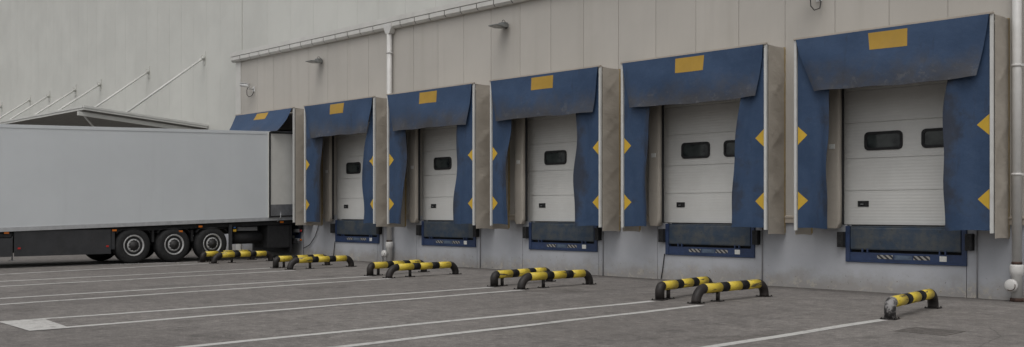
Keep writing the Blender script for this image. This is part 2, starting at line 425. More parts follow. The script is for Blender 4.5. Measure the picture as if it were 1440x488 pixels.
# plinth (joint lines are real gaps)
pe = [XL] + [dock_u(i)+q for i, js in enumerate(((.42,), (2.79,), (.40, 2.93), (.41, 2.93), (.42,), (2.885,))) for q in js] + [XR]
ops = doors + [(dock_u(i)+PIT[0], dock_u(i)+PIT[1], PIT[2], PIT[3]) for i in range(NDOCK)]
m = wall_strips(pe, ops, -.2, ZP-.004, DW, DW+.24, .012)
m.build('plinth', 'plinth', ware)
m = wall_strips([XL, XR], ops, -.2, ZP-.01, DW+.05, DW+.12, 0); m.build('plinth_joint_filler', 'jointgap', ware)
fx = [XL+.28] + [q for d in doors for q in d[:2]] + [XR]
for a, b in zip(fx[::2], fx[1::2]):
    m = MB(); m.prism([(a, DW-.002, ZP-.10), (a, DW-.05, ZP-.10), (a, DW-.05, ZP-.004), (a, DW-.066, ZP+.002), (a, DW-.066, ZP+.03), (a, DW-.032, ZP+.045), (a, DW-.032, ZP-.003), (a, DW-.002, ZP-.003)], (b-a, 0, 0)); m.build('base_flashing', 'flash', ware)
m = MB(); m.box(XL-.06, XL+.27, DW-.05, DW+.25, 0.0, 6.79); m.build('corner_trim', 'trim', ware)
m = MB(); m.box(XL, XR, DW+.22, DT-.02, 6.60, 6.95); m.build('roof', 'roof', ware)
m = MB(); m.box(XL-.02, XL+.2, DW+.27, DT-.02, 0, 6.55); m.build('end_wall', 'clad_beige', ware)
# gutter: ridge flashing, trough, joint clips
m = MB(); m.box(XL-.20, XR, DW-.20, DW+.22, 6.885, 7.03, .01); m.build('eaves_flashing', 'trim', ware)
m = MB(); x = XL-.17
prof = lambda x: [(x, DW-.033, 6.87), (x, DW-.19, 6.87), (x, DW-.19, 6.76), (x, DW-.13, 6.70), (x, DW-.033, 6.70)]
while x < XR:
    m.prism(prof(x), (.612, 0, 0)); x += .645
gut = m.build('gutter', 'trim', ware)
x = XL-.17+.612
while x < XR-.1:
    m = MB(); m.prism([(x, DW-.034, 6.86), (x, DW-.18, 6.86), (x, DW-.18, 6.765), (x, DW-.125, 6.71), (x, DW-.034, 6.71)], (.033, 0, 0)); x += .645; m.build('gutter_joint', 'jointgap', gut)
def downpipe(x, hopper=True):
    y = DW-.15; m = MB()
    m.tube([(x, y, .62), (x, y, 6.6)], .075, 16); p = m.build('downpipe', 'pipe', ware)
    m = MB()
    m.prism([(x-.17, DW-.225, 6.86), (x+.17, DW-.225, 6.86), (x+.17, DW-.225, 6.72), (x+.085, DW-.225, 6.56), (x-.085, DW-.225, 6.56), (x-.17, DW-.225, 6.72)], (0, .18, 0), bev=.006)
    m.build('hopper', 'pipe', p)
    for z in (6.02, 3.9, 2.1):
        m = MB(); m.lathe([(.0755, -.02), (.086, -.02), (.086, .02), (.0755, .02)], 'Z', 16, at=(x, y, z)); m.box(x-.012, x+.012, y+.07, DW-.03, z-.015, z+.015)
        m.box(x+.075, x+.115, y-.02, y+.02, z-.02, z+.02)
        m.build('pipe_clip', 'pipe', p)
    m = MB(); m.lathe([(.077, -.02), (.082, -.02), (.082, .02), (.077, .02)], 'Z', 16, at=(x, y, .635)); m.build('collar', 'rust', p)
    m = MB()
    m.lathe([(.0, .0), (.085, .0), (.085, .42), (.105, .44), (.112, .5), (.112, .58), (.098, .61), (.0, .61)], 'Z', 20, at=(x, y, .0))
    m.lathe([(.0, -.21), (.085, -.21), (.105, -.19), (.105, -.14), (.08, -.13), (.08, 0)], 'Y', 20, at=(x-.03, y, .27))
    m.build('inspection_boot', 'pipe', p)
    m = MB(); m.lathe([(.087, .0), (.11, .0), (.106, .05), (.087, .06)], 'Z', 14, at=(x, y, .0)); m.build('rusty_foot', 'rust', p)
    m = MB(); m.tube([(x-.03+.08*cos(a), y-.214, .27+.08*sin(a)) for a in [R(q) for q in range(-120, 40, 20)]], .007, 6); m.build('hand_bow', 'rust', p)
downpipe(-23.36); downpipe(-6.28)
# thin conduits on the plinth
for i in range(NDOCK):
    u = dock_u(i); m = MB()
    m.tube([(u+3.07, DW-.014, .0), (u+3.07, DW-.014, 1.27)], .012, 8); m.build('conduit', 'conduit', ware)
# sectional doors
def round_rect(cx, cz, w, h, r, n=5):
    pts = []
    for (sx, sz, a0) in ((1, 1, 0), (-1, 1, 90), (-1, -1, 180), (1, -1, 270)):
        for q in range(n+1):
            a = R(a0+90*q/n); pts.append((cx+sx*(w/2-r)+r*cos(a), cz+sz*(h/2-r)+r*sin(a)))
    return pts
for i in range(NDOCK):
    u = dock_u(i); y = DW+.215
    root = thing('sectional_door', '', '', (u, y, 0)); root.parent = ware
    del root['label']; del root['category']
    m = MB(); zs = [1.235, 1.875, 2.485, 3.155, 3.76, 4.25]
    for a, b in zip(zs[:-1], zs[1:]): m.box(.30, 3.22, 0, .045, a+.005, b-.005, .006)
    m.box(.30, 3.22, .02, .04, 1.24, 4.24); leaf = m.build('door_leaf', 'door', root)
    m = MB(); m.box(.32, 3.20, -.012, .03, 1.20, 1.238); m.build('bottom_seal', 'rubber', root)
    for cx in (1.285, 2.375):
        if i == 3: cx += .06
        m = MB(); pts = round_rect(cx, 2.80, .74, .345, .085)
        inn = round_rect(cx, 2.80, .64, .245, .06)
        nn = len(pts); b = m.bm
        fo = [b.verts.new((p[0], -.003, p[1])) for p in pts]; f1 = [b.verts.new((p[0], -.022, p[1])) for p in pts]
        f2 = [b.verts.new((p[0], -.022, p[1])) for p in inn]; f3 = [b.verts.new((p[0], -.006, p[1])) for p in inn]
        for A, B in ((fo, f1), (f1, f2), (f2, f3)):
            for q in range(nn): b.faces.new((A[q], A[(q+1) % nn], B[(q+1) % nn], B[q]))
        bmesh.ops.recalc_face_normals(b, faces=b.faces)
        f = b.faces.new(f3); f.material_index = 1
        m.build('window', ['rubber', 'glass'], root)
    m = MB(); m.box(.78, 1.00, -.012, .0, 1.575, 1.685, .008); m.box(.815, .965, -.0145, -.012, 1.60, 1.665)
    m.box(.845, .90, -.032, -.0145, 1.612, 1.63, .004, 1); m.build('latch_plate', ['rubber', 'steel'], root)

# ------------------------------------------------------------------ dock shelters
POS = ['leftmost, with the white trailer backed into it', 'second from the left', 'third from the left', 'fourth from the left', 'fifth from the left', 'rightmost']
SH_LABEL = ['blue dock shelter with the white trailer backed into it',
    'blue dock shelter with a grey sooty header, next one right of the parked trailer',
    'blue dock shelter just right of the downpipe that runs down behind two shelters',
    'blue dock shelter fourth from the left, between the two wall floodlights and the largest pair',
    'blue dock shelter second from the right, behind a pair of striped guard rails',
    'largest looking blue dock shelter, at the right end of the row']
SH_LABEL[3] = 'blue dock shelter directly right of and below the nearer wall floodlight'
# inner curtain edges: left top, left bottom, right top, right bottom
CUR = [None, (1.05, .86, 3.36, 3.02), (.87, .71, 2.93, 2.85), (.64, .60, 2.80, 2.86), (.80, .71, 3.06, 2.83), (.74, .69, 2.86, 2.81)]
ZT = 4.716
def shelter(i):
    rr = random.Random(40+i); u = dock_u(i)
    root = thing('dock_shelter', SH_LABEL[i], 'dock shelter', (u, DF, 0), 0, 'blue dock shelters along the wall')
    dep = DW-.03-DF
    ph = [rr.uniform(0, 6) for _ in range(12)]
    # posts (white aluminium profiles) and rear battens
    for x in (0, W):
        m = MB(); m.box(x-.026, x+.026, -.02, .035, 1.13, ZT, .006); m.build('post', 'post', root)
    m = MB(); m.box(-.03, W+.03, -.045, .03, ZT-.012, ZT+.026, .006); m.build('top_rail', 'flash', root)
    for x in (-.03, W+.03):
        m = MB(); m.box(x-.012, x+.012, dep-.05, dep-.002, 1.06, ZT, 0); m.build('wall_batten', 'batten', root)
    # beige side sheets and roof sheet
    for sx, x in ((-1, 0), (1, W)):
        def fn(s, t, x=x, sx=sx):
            z = ZT-.02-t*(ZT-1.05-.02) - .05*(s-.3)*(s-.3)*t
            amp = .014*sin(pi*min(1, max(0, s)))
            wr = amp*(.5*sin(t*23+ph[0]+s*2.2)+.5*sin(t*41+ph[1]-s*2.6)+.5*sin(t*7+ph[2]+s*1.5))
            wr += .014*sin(pi*s)*max(0, sin(t*23+s*3+ph[4]))**6 + .012*sin(pi*s)*max(0, sin(t*37-s*4+ph[5]))**8
            return (x+sx*(.036+.0*t)+wr*.75, .045+s*(dep-.06), z)
        m = MB(); m.sheet(fn, 14, 70); m.build('side_sheet', 'beige', root, .006)
    m = MB(); m.sheet(lambda s, t: (-.02+s*(W+.04), .04+t*(dep-.06), ZT-.006-.02*sin(pi*t)*abs(sin(s*9))), 30, 8); m.build('roof_sheet', 'beige', root, .006)
    # header curtain
    bx0, bx1 = [(.10, 3.36), (.40, 3.34), (.33, 3.36), (.24, 3.42), (.27, 3.38), (.42, 3.35)][i]
    fy, zb = (.085, 3.715) if i else (.50, 4.01)
    zb += rr.uniform(-.015, .015)
    def head(s, t, off=0.):
        e0 = .03 + (bx0-.03)*(t**1.15 if i else t); e1 = W-.03 + (bx1-W+.03)*(t**1.15 if i else t)
        x = e0+(e1-e0)*s
        z = ZT-.01 + (zb-ZT+.01)*t - .018*t*sin(pi*s)+.012*t*sin(s*7+ph[5])+.007*t*sin(s*19+ph[4])
        y = -.045 - fy*t*(.55+.45*t) - .024*t*sin(s*9+ph[6]+t*1.5)-.012*t*sin(s*23+ph[7]+t*4)-.02*sin(pi*t)*sin(s*5+ph[3]-t*3) - .05*t*(1-t)*2*sin(pi*s)
        edge = max(0, 1-min(s, 1-s)/.07); y += .05*t*edge*edge
        return (x, y+off, z)
    m = MB(); m.sheet(lambda s, t: head(s, t), 60, 22); hd = m.build('header_curtain', 'blue_head', root, .006)
    m = MB(); m.sheet(lambda s, t: head(.408+s*.205, .055+t*.30, -.0052), 20, 8); m.build('yellow_panel', 'yellow_mark', root)
    # side curtains
    if i:
        lt, lb, rt, rb = CUR[i]
        for side in (0, 1):
            zb2 = 1.165+rr.uniform(-.02, .02)
            def cur(s, t, off=0., side=side, zb2=zb2):
                inner = (lt+(lb-lt)*t) if not side else (W-(rt+(rb-rt)*t))
                inner += .09*sin(t*6.5+ph[8+side])*t*(1-t)*2+.022*sin(t*15+ph[7]+side)*min(1, 4*(1-t))*min(1, 4*t)
                x = .036+(inner-.036)*s
                y = .018 + .012*s + (.026*sin(s*6+ph[9]+side+t*1.5)+.016*sin(s*13+ph[10]-t*3))*min(1, t*2+.25)*s
                y += -.09*s*s*s*t*(1+.8*sin(t*6+ph[11]+side)) + .035*sin(t*8+ph[3]+s*2)*s*s
                z = ZT-.03 - t*(ZT-.03-zb2) + .015*s*sin(s*4+ph[2])
                return ((x if not side else W-x), y+off, z)
            m = MB(); m.sheet(lambda s, t: cur(s, t), 20, 60); m.build('side_curtain', 'blue_curt', root, .006)
            for zc in (2.91, 1.685):
                tc = (ZT-.03-zc)/(ZT-.03-zb2); hh = .175/(ZT-.03-zb2)
                ww = .195
                def dia(s, t, tc=tc, hh=hh):
                    inner = (lt+(lb-lt)*tc) if not side else (W-(rt+(rb-rt)*tc))
                    sm = ww/(inner-.036); tt = tc-hh+2*hh*t
                    wd = 1-abs(2*t-1)
                    return cur(s*sm*wd+.004, tt, -.0055)
                m = MB(); m.sheet(dia, 8, 16); m.build('yellow_arrow', 'yellow_arrow', root)
    else:
        # curtains folded inwards by the trailer
        for side in (0, 1):
            def cur(s, t, side=side):
                x = .036+(.36-.036)*(s**1.4); y = .02+.52*s-.04*sin(t*5+s*3)*s
                z = ZT-.03-t*(ZT-.03-1.17)
                return ((x if not side else W-x), y, z)
            m = MB(); m.sheet(cur, 16, 40); m.build('side_curtain', 'blue_curt', root, .006)
    # beige cushions beside the door opening
    for side in (0, 1):
        def cush(s, t, side=side):
            a = s*2*pi; cx = .475; hw = .155; hd = .085
            c_, s_ = cos(a), sin(a); p = .35
            x = cx+hw*(abs(c_)**p)*(1 if c_ > 0 else -1); y = dep-.105+hd*(abs(s_)**p)*(1 if s_ > 0 else -1)
            x += .004*sin(t*14+ph[1]+a); y += .005*sin(t*9+ph[2]+a)
            z = 4.2-t*(4.2-1.17)
            if t > .97: x = cx+(x-cx)*(1-(t-.97)*12); 
            return ((x if not side else W-x), y, z)
        m = MB(); m.sheet(cush, 28, 60); m.build('side_cushion', 'beige', root)
    for x0 in (.634, W-.656):
        m = MB(); m.box(x0, x0+.022, dep-.10, dep-.04, 1.24, 4.2); m.build('edge_seal', 'rubber', root)
    m = MB(); m.box(.42, .545, dep-.200, dep-.186, 2.66, 2.75, .003); m.build('label_plate', 'label', root)
    return root
for i in range(NDOCK): shelter(i)

# ------------------------------------------------------------------ dock levellers (built once, copied)
LV_LABEL = ['blue dock leveller hidden in the dark behind the white trailer',
    'blue dock leveller in the grey base, first one right of the trailer rear',
    'blue dock leveller just right of the wall downpipe between two docks',
    'blue dock leveller in the plinth, fourth from the left counting the dark trailer one',
    'blue dock leveller with a bluish lip, second from the right',
    'widest looking blue dock leveller, above the single guard rail at the right']
def leveller(i):
    u = dock_u(i); root = thing('dock_leveller', LV_LABEL[i], 'dock leveller', (u, DW, 0), 0, 'dock levellers in the plinth')
    a, b = PIT[0], PIT[1]
    m = MB()
    m.box(a, a+.085, -.035, .06, .545, 1.215, .004); m.box(b-.085, b, -.035, .06, .545, 1.215, .004)
    m.box(a+.087, b-.087, -.03, .06, .545, .575, .003); m.build('frame', 'lev_blue', root)
    m = MB(); m.box(a+.088, b-.088, -.022, .05, .577, .725, .004)
    for cx in (a+.38, b-.42):
        for dx in (-.05, .05): m.box(cx+dx-.014, cx+dx+.014, -.03, .03, .726, .80, .003)
    fb = m.build('front_beam', 'lev_blue', root)
    for x0 in (a+.62, a+1.30):
        m = MB(); m.box(x0, x0+.30, -.0255, -.0235, .618, .69); m.build('hazard_patch', 'hazard', root)
    m = MB(); m.box(a+.95, a+1.27, -.0255, -.0235, .612, .69); m.build('faded_patch', 'smudge', root)
    m = MB(); m.box(b-.47, b-.345, -.0265, -.0235, .606, .70); m.build('sticker', 'label', root)
    # hanging lip
    prof = [(-.018, 1.19), (-.03, 1.17), (-.036, .98), (-.030, .80), (-.02, .775), (.01, .80), (.01, 1.19)]
    m = MB(); m.prism([(a+.10, y, z) for y, z in prof], (b-a-.20, 0, 0), bev=.004); m.build('lip', 'lip', root)
    m = MB(); m.box(a+.088, b-.088, -.02, .9, 1.192, 1.215, .004); m.build('platform', 'lip', root)
    m = MB(); m.box(a+.005, b-.005, .062, .9, .55, 1.18); m.build('pit', 'pit', root)
    for x0 in (a-.125, b+.005):
        m = MB(); m.box(x0, x0+.12, -.13, -.002, .815, 1.105, .012); 
        for z in (.88, 1.04): m.lathe([(0, -.134), (.018, -.134), (.018, -.128)], 'Y', 10, at=(x0+.06, 0, z))
        m.build('rubber_bumper', 'rubber', root)
    if i in (1, 4):
        m = MB(); dx = -.02
        m.tube([(a-.01+dx, -.02, .56), (a-.03+dx, -.03, .40), (a-.06+dx, -.03, .2), (a-.10+dx, -.03, .01)], .011, 6); m.build('cable', 'cable', root)
for i in range(NDOCK): leveller(i)
# drooping cable beside the trailer dock
m = MB(); m.tube([(-27.15, DW-.03, 1.3), (-27.2, DW-.03, 1.0), (-27.35, DW-.04, .7), (-27.65, DW-.05, .42), (-28.0, DW-.06, .3)], .012, 6)
tag(m.build('hanging_cable', 'cable'), 'black cable drooping down the grey base behind the trailer rear', 'cable')

# ------------------------------------------------------------------ tall warehouse behind, with its canopy
tall = thing('tall_warehouse', 'tall pale grey panelled warehouse rising behind the beige one, with a rod-hung canopy', 'building', (0, 0, 0))
e = [-120+1.07*q for q in range(0, 81)]; e = [v for v in e if v < -34.3] + [-34.1, -33.78]
e += [-32.03, -30.48, -29.06, -27.68, -26.53, -25.41] + [-24.1+1.42*q for q in range(0, 22)]
m = wall_strips(e, [], 0, 17, DT, DT+.25, .006); m = wall_strips([e[0], e[-1]], [], 0, 17, DT+.012, DT+.2, 0, m=m); m.build('cladding', 'clad_white', tall)
m = MB(); m.box(-34.09, -33.79, DT-.03, DT-.002, 0, 17); m.build('cover_strip', 'clad_white', tall)
m = MB(); m.box(-120, XL-.1, DT-.03, DT-.003, 0, .9); m.build('plinth', 'plinth', tall)
CU = -36.4
can = thing('canopy', '', '', (0, 0, 0)); can.parent = tall; del can['label']; del can['category']
ye, yw, ze, zw = 14.04, DT-.03, 5.08, 4.68
def cz(y): return ze+(zw-ze)*(y-ye)/(yw-ye)
m = MB(); m.prism([(-80, ye+.02, cz(ye)), (-80, yw, cz(yw)), (-80, yw, cz(yw)+.10), (-80, ye+.02, cz(ye)+.10)], (80+CU-.03, 0, 0)); m.build('soffit', 'soffit', can)
m = MB()
m.prism([(CU-.028, ye, cz(ye)-.0), (CU-.028, yw, cz(yw)-.0), (CU-.028, yw, cz(yw)+.075), (CU-.028, ye, cz(ye)+.075)], (.03, 0, 0))
m.prism([(CU-.05, ye-.01, cz(ye)+.078), (CU-.05, yw, cz(yw)+.078), (CU-.05, yw, cz(yw)+.15), (CU-.05, ye-.01, cz(ye)+.15)], (.075, 0, 0))
m.box(-80, CU-.052, ye-.012, ye+.016, ze-.0, ze+.075); m.box(-80, CU-.052, ye-.035, ye+.016, ze+.078, ze+.15)
m.build('fascia', 'canopy', can)
m = MB(); m.prism([(CU-.30, ye-.12, cz(ye)-.05), (CU-.30, yw-.1, cz(yw)-.05), (CU-.30, yw-.1, cz(yw)-.19), (CU-.30, ye-.12, cz(ye)-.19)], (.12, 0, 0)); m.build('edge_beam', 'canopy', can)
m = MB(); m.tube([(CU-.9, ye+.25, ze-.02), (CU-.9, ye+.9, ze-.75)], .035, 8); m.build('brace', 'canopy', can)
m = MB(); m.box(-80, -46, DT-.12, DT-.035, 3.2, 4.45); m.build('pale_wall_panel', 'clad_beige', can)
for u, z in ((-36.7, 7.43), (-41.64, 7.38), (-46.73, 7.30), (-49.7, 7.30), (-53.16, 7.30), (-55.91, 7.3), (-60.4, 7.3), (-64.6, 7.3)):
    m = MB(); m.tube([(u, DT-.06, z), (u, 15.7, cz(15.7)+.17)], .042, 8)
    rod = m.build('tie_rod', 'canopy', can)
    m = MB(); m.box(u-.06, u+.06, DT-.03, DT-.002, z-.26, z+.26, .005); m.box(u-.02, u+.02, DT-.16, DT-.031, z-.09, z+.09); m.tube([(u-.09, DT-.09, z), (u+.09, DT-.09, z)], .05, 8); m.build('wall_bracket', 'clad_white', rod)

# ------------------------------------------------------------------ trailer
TX0, TX1 = -30.63, -28.075          # far and near side
tr = thing('semi_trailer', 'long white box semi-trailer backed into the leftmost dock, rear doors folded back', 'trailer', (TX1, 12.0, 0))
T = lambda y: 1.05+.03*(y)          # underside of the box at local y (raised at the rear)
YB, YF = 5.62, -8.2
H = 2.79
wx = TX0-TX1
tilt = Matrix.Shear('YZ', 4, (0, 0)) if False else None
SH = Matrix(((1, 0, 0, 0), (0, 1, 0, 0), (0, .03, 1, 0), (0, 0, 0, 1)))      # raises the rear
m = MB(); m.box(wx, 0, YF, YB, 1.05+.11, 1.05+H-.09, 0, xf=SH); m.build('box_body', 'trailer', tr)
m = MB()
for x in (-.004, wx-.012): m.box(x, x+.016, YF-.01, YB+.01, 1.05+H-.092, 1.05+H, .005, xf=SH)
m.box(wx-.01, 0.0, YF-.008, YB+.008, 1.05+H-.06, 1.05+H-.004, xf=SH); m.build('roof_rail', 'trailer', tr)
m = MB()
for x in (-.006, wx-.012): m.box(x, x+.018, YF-.01, YB+.01, 1.05, 1.05+.112, .004, xf=SH)
m.build('bottom_rail', 'alu', tr)
# panel joint strips along the visible side
m = MB()
for y in (-5.9, -3.35, -1.95, -.45, 1.05, 2.6): m.box(-.002, .0018, y-.018, y+.018, 1.05+.115, 1.05+H-.095, xf=SH)
m.build('panel_joint', 'trailer', tr)
m = MB(); m.box(wx+.1, -.1, YF+.05, YB-.05, 1.05-.14, 1.05-.002, xf=SH); m.build('floor_frame', 'chassis', tr)
m = MB()
for x in (wx/2-.65, wx/2+.5): m.box(x, x+.15, YF+.6, YB-.1, .68, .92, xf=SH)
m.build('chassis_beam', 'chassis', tr)
# open rear door leaf folded along the side
def door_leaf(xs, sgn):
    y0, y1 = 4.50, 5.70; z0, z1 = 1.05+.10, 1.05+H-.015
    a, b = sorted((xs+sgn*.012, xs+sgn*.055))
    m = MB(); m.box(a, b, y0, y1, z0, z1, .004, xf=SH); dl = m.build('rear_door', 'door_inner', tr)
    a, b = sorted((xs+sgn*.0555, xs+sgn*.078)); m = MB()
    m.box(a, b, y0, y0+.055, z0, z1, .006, xf=SH); m.box(a, b, y1-.055, y1, z0, z1, .006, xf=SH)
    m.box(a, b, y0+.055, y1-.055, z0, z0+.05, .006, xf=SH); m.box(a, b, y0+.055, y1-.055, z1-.05, z1, .006, xf=SH); m.build('gasket', 'rubber', dl)
    a, b = sorted((xs+sgn*.0555, xs+sgn*.062)); m = MB(); m.box(a, b, y0+.057, y1-.057, z0+.053, z0+.40, 0, xf=SH); m.build('kick_plate', 'kick', dl)
    m = MB(); m.tube([SH @ Vector((xs+sgn*.07, y0+.42, 1.31)), SH @ Vector((xs+sgn*.09, y0+.40, 1.15)), SH @ Vector((xs+sgn*.06, y0+.30, 1.02))], .012, 6); m.build('retaining_strap', 'steel', dl)
door_leaf(0, 1); door_leaf(wx, -1)
m = MB(); 
for x0, x1 in ((wx, wx+.12), (-.12, 0)): m.box(x0, x1, YB+.002, YB+.09, 1.05, 1.05+H-.01, .008, xf=SH)
m.box(wx+.122, -.122, YB+.002, YB+.09, 1.05+H-.14, 1.05+H-.01, .006, xf=SH); m.box(wx+.122, -.122, YB+.002, YB+.09, 1.05, 1.15, .006, xf=SH); m.build('rear_frame', 'alu', tr)
# side skirt with its markers
for xs, sg in ((-.03, 1), (wx+.03, -1)):
    for (a, b) in ((-6.9, -3.00), (-2.96, -.42)):
        m = MB(); m.box(xs-.012, xs+.012, a, b, .30, .99+.03*(b if b > -1 else a), .006)
        sk = m.build('side_skirt', 'skirt', tr)
        if sg > 0:
            for yy in ((a+.12, b-.1) if b > -1 else (a+.2,)):
                m = MB(); m.box(xs+.0125, xs+.022, yy-.035, yy+.035, .49, .535, .004); m.build('red_reflector', 'red', sk)
m = MB(); m.tube([(-.12, -2.98, .90), (-.12, -2.98, .20)], .02, 8); m.box(-.19, -.05, -3.05, -2.91, .19, .20); m.build('support_foot', 'steel', tr)
for y, z in ((-3.15, .93), (-.32, .955), (1.63, .90), (2.25, 1.035), (5.0, 1.145)):
    m = MB(); m.box(-.028, -.008, y-.06, y+.06, z-.03, z+.022, .005); m.build('side_marker_lamp', 'orange', tr)
m = MB(); m.box(-.08, -.03, -3.4, -3.02, .80, .90, .01); m.build('lamp_bracket', 'chassis', tr)
# running gear
def wheel(x, y, sg):
    root = bpy.data.objects.new('wheel', None); COL.objects.link(root); root.parent = tr; root.location = (x, y, .515)
    w_ = .385
    prof = [(.285, -.02), (.33, .0), (.43, -.004), (.482, -.03), (.508, -.075), (.515, -.12), (.515, -w_+.12), (.508, -w_+.075), (.48, -w_+.03), (.33, -w_), (.285, -w_+.02)]
    q = (lambda P: [(r, h*sg) for r, h in P])
    m = MB(); m.lathe(q(prof), 'X', 48)
    for g in (-.13, -.19, -.255):
        pass
    m.build('tyre', 'tyre', root)
    m = MB(); m.lathe(q([(.287, -.3), (.287, -.018), (.302, .004), (.292, .012), (.268, .004), (.252, -.03), (.235, -.05), (.205, -.032), (.165, -.004), (.15, -.003), (.15, -.07)]), 'X', 40); rim = m.build('rim', 'rim', root)
    m = MB()
    for j in range(10):
        a = 2*pi*(j+.5)/10; m.lathe(q([(.0, -.026), (.021, -.027), (.021, -.09)]), 'X', 10, at=(0, .212*cos(a), .212*sin(a)))
    m.build('hand_hole', 'rubber', rim)
    m = MB(); m.lathe(q([(.151, -.075), (.149, -.005), (.115, -.002), (.105, .025), (.085, .045), (.04, .05), (.03, .058), (.0, .058)]), 'X', 28); m.build('hub', 'hub', root)
    m = MB()
    for j in range(10):
        a = 2*pi*j/10; m.lathe(q([(.0, .022), (.015, .022), (.018, -.01)]), 'X', 6, at=(0, .155*cos(a), .155*sin(a)))
    m.build('wheel_nut', 'rim', root)
for y in (.23, 1.43, 2.63):
    wheel(-.005, y, 1); wheel(wx+.005, y, -1)
    m = MB(); m.tube([(wx+.3, y, .515), (-.3, y, .515)], .07, 10); m.build('axle', 'chassis', tr)
    for sx in (-.20, wx+.20):
        pts = [(y+.60*cos(a), .515+.60*sin(a)) for a in [R(35+110*q/10) for q in range(11)]]
        m = MB(); m.sheet(lambda s, t: (sx-.19+s*.38, pts[round(t*10)][0], min(.97, pts[round(t*10)][1])), 1, 10); m.build('mudguard', 'chassis', tr, .01)
for y in (.83, 2.03):
    m = MB(); m.box(-.36, -.10, y-.035, y+.035, .60, .93); m.build('mudguard_stay', 'chassis', tr)
m = MB(); m.box(-.10, -.04, -.40, -.30, .42, .95, .01); m.build('guard_bracket', 'skirt', tr)
m = MB(); m.box(-.10, -.04, 3.20, 3.30, .30, 1.08, .01); m.build('guard_bracket', 'skirt', tr)
# underbody gear between the axles and the rear
m = MB(); m.tube([(-.42, 3.5, .66), (-.42, 4.45, .66)], .19, 16); m.build('air_tank', 'chassis', tr)
m = MB(); m.box(-.40, -.30, 3.62, 4.30, .88, 1.0, .01); m.build('underbody_bracket', 'steel', tr)
m = MB(); m.box(-.08, -.04, 3.34, 3.44, .86, .93, .01); m.build('coupling_head', 'amber_tag', tr)
m = MB(); m.box(-.08, -.04, 3.36, 3.42, .96, 1.01, .01); m.build('valve', 'blue_tag', tr)
# pallet box ahead of the underrun bar and rear mudflaps
m = MB(); m.box(-.95, -.10, 4.55, 5.35, .33, 1.04, .03); m.build('equipment_box', 'chassis', tr)
m = MB(); m.box(wx+.08, -.08, 5.36, 5.40, .16, 1.05, .004); m.build('rear_flap', 'chassis', tr)
m = MB(); m.box(wx+.06, -.06, 5.50, 5.62, .44, .58, .012); m.box(wx+.4, wx+.52, 5.41, 5.5, .5, 1.1); m.box(-.52, -.4, 5.41, 5.5, .5, 1.1); m.build('underrun_bar', 'chassis', tr)
for xs in (-.16, wx+.16):
    for z in (.86, .57):
        m = MB(); m.box(xs-.14, xs+.14, 5.60, 5.66, z-.05, z+.05, .008); lb = m.build('lamp_arm', 'steel', tr)
        m = MB(); m.lathe([(0, 0), (.032, 0), (.036, .03), (.02, .05), (0, .05)], 'Y', 12, at=(xs+(.16 if xs > -1 else -.16), 5.67, z-.005)); m.build('tail_lamp', 'red' if z > .7 else 'orange', tr)
# landing legs
for x in (-.55, wx+.55):
    m = MB(); m.box(x-.06, x+.06, -5.4, -5.28, .35, 1.0, .008); m.box(x-.045, x+.045, -5.385, -5.295, .03, .36); m.box(x-.13, x+.13, -5.48, -5.2, .0, .03, .006); m.build('landing_leg', 'steel', tr)

# ------------------------------------------------------------------ striped guard rails
RAILS = [  # near foot, far foot, post distance, label
 ((-6.47, 13.50), (-6.74, 15.50), None, 'lone yellow and black guard rail with a scraped grey near elbow, below the rightmost dock'),
 ((-9.73, 13.51), (-9.71, 15.49), .60, 'striped guard rail with dark scrapes, right of the pair before the second dock from right'),
 ((-10.53, 13.60), (-10.84, 15.48), .30, 'striped guard rail, left of the pair before the second dock from right'),
 ((-13.80, 13.55), (-13.78, 15.48), .60, 'striped guard rail, right of the middle pair between downpipe and second dock from right'),
 ((-14.68, 13.67), (-14.93, 15.50), .25, 'striped guard rail, left of the middle pair between downpipe and second dock from right'),
 ((-18.15, 13.70), (-18.17, 15.67), .60, 'striped guard rail with scuffed elbow, right of the pair near the left downpipe foot'),
 ((-19.06, 13.85), (-19.39, 15.70), .27, 'striped guard rail left of the pair near the left downpipe foot'),
 ((-22.54, 13.88), (-22.57, 15.78), .60, 'striped guard rail, right of the pair just right of the trailer rear'),
 ((-23.38, 13.97), (-23.66, 15.75), .27, 'striped guard rail, left of the pair just right of the trailer rear'),
 ((-26.65, 13.93), (-26.78, 15.83), .58, 'striped guard rail, right of the farthest pair, before the underside of the trailer'),
 ((-27.58, 14.06), (-27.90, 15.85), .30, 'striped guard rail, left of the farthest pair, its near elbow before the last trailer tyre'),
]
PR, RB, ZCN = .079, .235, .232
LEFT = (0, 2, 4, 6, 8, 10)
